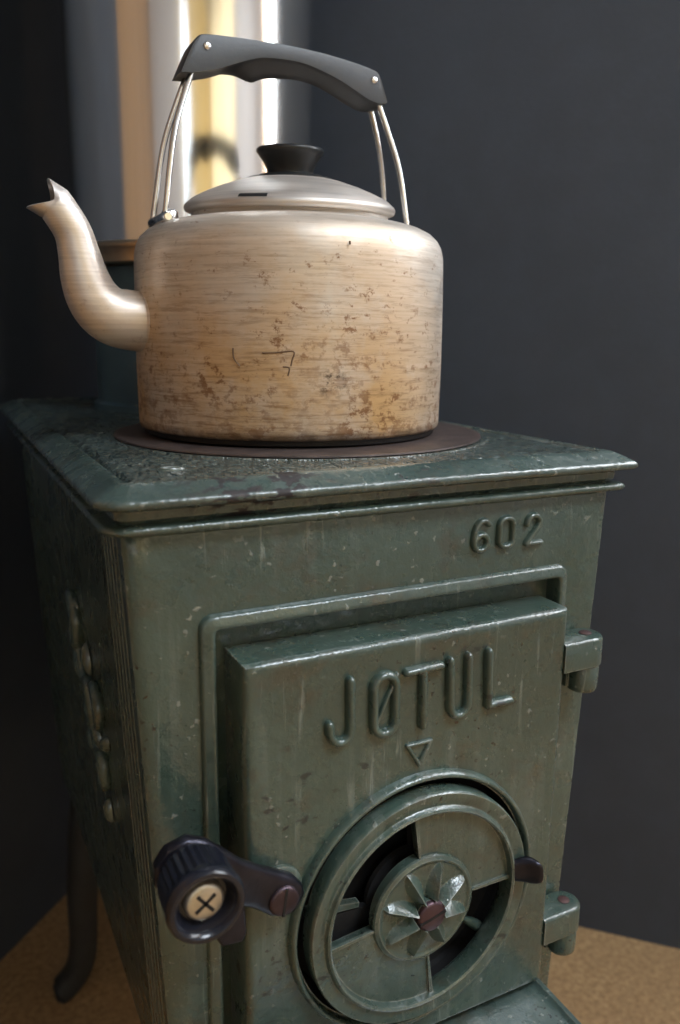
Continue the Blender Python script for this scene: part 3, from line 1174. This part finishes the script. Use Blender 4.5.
lathe(bm, [(FR + .004, Z0 + .0104), (FR + .004, Z0 + .016), (FR, Z0 + .018), (FR, ZC - .001), (FR - .01, ZC - .0005)], 'z', (CX, CY, 0), 128)
flue = build('flue_pipe', bm, 'flue_enamel', None, smooth=40)
flue['label'] = 'short dark blue-green flue pipe on the back of the stove top, under the steel chimney'
flue['category'] = 'flue'

# ------------------------------------------------------------------ kettle
KX, KY = .0058, .1687
KZ = Z0 + .0122
kettle = thing('kettle', 'stained aluminium kettle', 'kettle', (KX, KY, KZ))
kettle['label'] = 'large stained aluminium kettle with black handle standing on the stove top hob plate'
c_ = (KX, KY, 0)
KR = .1066
bm = bmesh.new()
zk = lambda h: Z0 + h
lathe(bm, [(.098, zk(.0168)), (.1010, zk(.0163)), (KR - .0016, zk(.0170)), (KR - .0003, zk(.0188)), (KR, zk(.022)), (KR + .0004, zk(.06)), (KR, zk(.100)), (KR - .0006, zk(.125)), (.1056, zk(.1320)), (.1042, zk(.1372)), (.1018, zk(.1416)), (.0975, zk(.1456)),
           (.0915, zk(.1486)), (.0850, zk(.1505)), (.0780, zk(.1519)), (.0715, zk(.1529)), (.0688, zk(.1536)), (.0676, zk(.1555)), (.0672, zk(.1600)), (.058, zk(.1602))], 'z', c_, 160)
build('kettle_body', bm, 'kettle_alu', kettle, smooth=50)
bm = bmesh.new()
lathe(bm, [(.094, zk(.0122)), (.1015, zk(.0124)), (.1030, zk(.0136)), (.1034, zk(.0172)), (.098, zk(.0172))], 'z', c_, 128)
o = build('base_rim', bm, 'kettle_base_black', kettle, smooth=40)
o['label'] = 'soot-blackened base rim'
# scratched marks on the belly


def on_belly(pxa, z):          # angle (deg, from -y towards +x) and height
    a = radians(pxa)
    return (KX + (KR + .0004) * sin(a), KY - (KR + .0004) * cos(a), Z0 + z)


def scratch(pts, r_):
    tube(bm, bez([on_belly(*p) for p in pts], 5), r_, 6)


for sc_ in ([(-41.5, .0715), (-41.2, .0657), (-39.3, .0612)], [(-32, .0690), (-27.7, .0692), (-22.2, .0700), (-22.6, .0650), (-23.0, .0616)], [(-25.5, .0612), (-23.5, .0604), (-23.9, .0558)], [(-4.45, .1328), (-4.4, .1318), (-4.3, .1308)]):
    bm = bmesh.new()
    scratch(sc_, .0006 if sc_[0][1] > .1 else .0005)
    build('scratch_mark', bm, 'scratch_dark', kettle, smooth=60)

# lid: sits a little skew, its front edge low


def tilt(bm):
    c0 = Vector((KX, KY, Z0 + .1638))
    bmesh.ops.rotate(bm, cent=c0, matrix=Matrix.Rotation(radians(3.6), 3, Vector((.9195, -.3932, 0))), verts=bm.verts[:])


bm = bmesh.new()
lathe(bm, [(.0672, zk(.1590)), (.0680, zk(.1600)), (.0700, zk(.1601)), (.0714, zk(.1608)), (.0721, zk(.1622)), (.0721, zk(.1638)), (.0713, zk(.1652)), (.0704, zk(.1659)), (.0694, zk(.1668)), (.0676, zk(.1683)), (.064, zk(.1704)), (.057, zk(.1736)), (.048, zk(.1772)), (.036, zk(.1810)),
           (.026, zk(.1834)), (.018, zk(.1845)), (.002, zk(.1850))], 'z', c_, 128)
lathe(bm, [(.0230, zk(0.1822)), (.0292, zk(0.1822)), (.0294, zk(0.1830)), (.0285, zk(0.1835)), (.0200, zk(0.1838))], 'z', c_, 64, mi=1)
tilt(bm)
lid = build('lid', bm, ['lid_alu', 'knob_plastic'], kettle, smooth=60)
bm = bmesh.new()
lathe(bm, [(.0225, zk(0.1830)), (.0232, zk(0.1840)), (.0222, zk(0.1852)), (.0170, zk(0.1856)), (.0156, zk(0.1862)), (.0158, zk(0.1887)), (.0182, zk(0.1937)), (.0212, zk(0.1977)), (.0227, zk(0.1996)), (.0229, zk(0.2012)), (.0218, zk(0.2024)), (.015, zk(0.2032)), (.002, zk(0.2034))], 'z', c_, 64)
tilt(bm)
o = build('lid_knob', bm, 'knob_plastic', lid, smooth=50)
o['label'] = 'flared black lid knob'
# dark steam slot cut in the lid
bm = bmesh.new()
SA = radians(-42.2)
rings = []
for i in range(9):
    a = SA + radians(-7.6 + 15.2 * i / 8)
    ring = []
    for r_, h in ((.0712, .1655), (.0698, .1671), (.0680, .1678), (.0684, .1656)):
        ring.append((KX + r_ * sin(a), KY - r_ * cos(a), zk(h)))
    rings.append(ring)
loft(bm, rings)
tilt(bm)
build('steam_slot', bm, 'slot_black', lid, smooth=0)

# spout: swan-neck tube with a notched pouring lip
bm = bmesh.new()
cl = [(-.0900, .0865, .0200), (-.0953, .0866, .0193), (-.1050, .0872, .0192), (-.1160, .0893, .0186), (-.1240, .0942, .0176), (-.1300, .1025, .0163), (-.1340, .1140, .0146), (-.1364, .1270, .0127), (-.1398, .1405, .0114), (-.1488, .1553, .0112)]
path = bez([(x, KY, z + Z0) for x, z, _ in cl], 6)
rads = bez([(r_, 0, 0) for *_, r_ in cl], 6)
rads = [v.x for v in rads]
NS = 40
rings = []
P = [Vector(p) for p in path]
for i, p in enumerate(P):
    t = (P[min(i + 1, len(P) - 1)] - P[max(i - 1, 0)]).normalized()
    if i == len(P) - 1:
        t = Vector((-.72, 0, .69)).normalized()
    up_ = Vector((-t.z, 0, t.x))            # points to the outer (pouring) side: left/down
    side = Vector((0, 1, 0))
    rings.append([p + (up_ * cos(2 * pi * k / NS) + side * sin(2 * pi * k / NS)) * rads[i] for k in range(NS)])
# pouring end
pe, te = P[-1], Vector((-.80, 0, .60)).normalized()
ue = Vector((-te.z, 0, te.x))


def lip_pt(k, f, shrink=0.):
    a = 2 * pi * k / NS
    ext = .0022 + .0092 * (abs(cos(a)) ** 1.3)
    flare = 1 + .14 * f * max(0, cos(a)) ** 2.2 - .14 * f * max(0, -cos(a))
    r_ = (rads[-1] - shrink) * flare
    return pe + te * (ext * f) + (ue * cos(a) + Vector((0, 1, 0)) * sin(a) * (1 - .12 * f)) * r_


for f in (.25, .5, .75, 1.):
    rings.append([lip_pt(k, f) for k in range(NS)])
for f in (1., .6, .0):
    rings.append([lip_pt(k, f, .0011) for k in range(NS)])
for i in range(len(P) - 4, len(P) - 22, -5):
    t = (P[i + 1] - P[i - 1]).normalized()
    up_ = Vector((-t.z, 0, t.x))
    rings.append([P[i] + (up_ * cos(2 * pi * k / NS) + Vector((0, 1, 0)) * sin(2 * pi * k / NS)) * (rads[i] - .0014) for k in range(NS)])
loft(bm, rings, True, False, True)
spout = build('spout', bm, 'spout_alu', kettle, smooth=60)
bm = bmesh.new()
rings = []
for x, r_ in ((-.0945, .0212), (-.0985, .0210), (-.0998, .0203), (-.1002, .0194)):
    rings.append([(x - .0006 * 0, KY + r_ * sin(2 * pi * k / 48), Z0 + .0866 + r_ * cos(2 * pi * k / 48)) for k in range(48)])
loft(bm, rings, True, False, False)
build('spout_flange', bm, 'spout_alu', spout, smooth=60)

# wires that carry the grip
HXC = .0030
for sx in (-1, 1):
    for sy in (-1, 1):
        bm = bmesh.new()
        ft = .0885 if sx > 0 else .0890
        zf = .1505 if sx > 0 else .1495
        pth = bez([(HXC + sx * .0640, KY + sy * .0058, Z0 + .2440), (HXC + sx * .0690, KY + sy * .0065, Z0 + .2330), (HXC + sx * .0762, KY + sy * .0088, Z0 + .2140), (HXC + sx * .0805, KY + sy * .0112, Z0 + .2000), (HXC + sx * .0835, KY + sy * .0130, Z0 + .1850), (HXC + sx * ft, KY + sy * .0158, Z0 + zf)], 6)
        tube(bm, pth, .0019, 12)
        o = build('handle_wire', bm, 'wire_steel', kettle, smooth=60)
    # shoulder bracket with its rolled eye
    bm = bmesh.new()
    bx = HXC + sx * .0880
    p0 = Vector((bx, KY, Z0 + 0.1495))
    tube(bm, [(bx, KY - .0205, Z0 + 0.1505), (bx, KY - .0190, Z0 + 0.1505), (bx, KY + .0190, Z0 + 0.1505), (bx, KY + .0205, Z0 + 0.1505)], [.0022, .0034, .0034, .0022], 14)
    lathe(bm, [(.0052, Z0 + 0.1470), (.0052, Z0 + 0.1538), (.0040, Z0 + 0.1556), (.0005, Z0 + 0.1562)], 'z', (bx - sx * .003, KY - .0130, 0), 18)
    build('handle_bracket', bm, 'rivet_steel', kettle, smooth=50)

# black plastic grip
bm = bmesh.new()
TH = .0108


def gsec(xt, xb, zt_, ze, zc):
    """section: xt/xb = x of top and bottom, zt_ top, ze front lower edge, zc belly"""
    def X(z):
        lo = min(ze, zc)
        u = (z - lo) / max(1e-6, zt_ - lo)
        return xb + (xt - xb) * u
    pr = []
    for y_, z in ((-TH, ze), (-TH, zt_ - .0020), (-TH + .0006, zt_ - .0006), (-TH + .0022, zt_), (0, zt_ + .0003), (TH - .0022, zt_), (TH - .0006, zt_ - .0006), (TH, zt_ - .0020), (TH, ze),
                  (TH * .66, ze + (zc - ze) * .22), (TH * .42, ze + (zc - ze) * .72), (0, zc), (-TH * .42, ze + (zc - ze) * .72), (-TH * .66, ze + (zc - ze) * .22)):
        pr.append((X(z), KY + y_, Z0 + z))
    return pr


keys = [(-.0625, -.0715, .2560, .2370, .2375), (-.0590, -.0690, .2600, .2372, .2380), (-.0545, -.0630, .2612, .2378, .2388), (-.0500, -.0560, .2616, .2396, .2408), (-.0440, -.0470, .2621, .2422, .2428), (-.0330, -.0340, .2626, .2475, .2425),
        (-.0225, -.0225, .2629, .2515, .2400), (-.0140, -.0140, .2631, .2532, .2432), (0., 0., .2634, .2540, .2453), (.0120, .0120, .2631, .2535, .2458), (.0250, .0250, .2625, .2508, .2440), (.0380, .0380, .2614, .2470, .2395),
        (.0500, .0505, .2600, .2420, .2345), (.0580, .0600, .2588, .2382, .2325), (.0640, .0690, .2575, .2365, .2340), (.0665, .0735, .2566, .2372, .2352), (.0680, .0752, .2548, .2380, .2368)]
kk = bez([(k[0], k[1], k[2]) for k in keys], 4)
k2 = bez([(k[3], k[4], 0) for k in keys], 4)
loft(bm, [gsec(a.x, a.y, a.z, b_.x, b_.y) for a, b_ in zip(kk, k2)])
grip = build('handle_grip', bm, 'handle_plastic', kettle, smooth=36)
grip['label'] = 'black moulded plastic grip'
for x, z in ((-.0545, .2540), (.0640, .2508)):
    bm = bmesh.new()
    lathe(bm, [(.0024, KY - TH + .0005), (.0024, KY - TH - .0003), (.0018, KY - TH - .0009), (.0003, KY - TH - .0011)], 'y', (x, 0, Z0 + z), 20)
    build('rivet', bm, 'rivet_steel', grip, smooth=60)

# ------------------------------------------------------------------ world, camera
w = bpy.data.worlds.new('World')
bpy.context.scene.world = w
w.use_nodes = True
bgn = w.node_tree.nodes['Background']
bgn.inputs[0].default_value = (.80, .90, 1., 1)
bgn.inputs[1].default_value = 1.0

cd = bpy.data.cameras.new('camera')
cam = bpy.data.objects.new('camera', cd)
C.objects.link(cam)
rt, dn, fw = Vector((.8942, -.4475, .0116)), Vector((-.0852, -.1955, -.9770)), Vector((.4394, .8727, -.2130))
M = Matrix.Identity(4)
for i in range(3):
    M[i][0], M[i][1], M[i][2] = rt[i], -dn[i], -fw[i]
M[0][3], M[1][3], M[2][3] = -.2254, -.3721, .0791 + Z0
cam.matrix_world = M
cd.sensor_fit = 'VERTICAL'
cd.sensor_height = 36
cd.sensor_width = 24
cd.lens = 807.075 / 1024 * 36
cd.clip_start = .01
cd.dof.use_dof = True
cd.dof.focus_distance = .47
cd.dof.aperture_fstop = 6.0
sc = bpy.context.scene
sc.camera = cam
sc.view_settings.view_transform = 'Standard'
sc.view_settings.look = 'None'
sc.view_settings.exposure = 0.
sc.view_settings.gamma = 1.
sc.view_settings.use_curve_mapping = False
sc.cycles.max_bounces = 8
sc.cycles.use_denoising = True
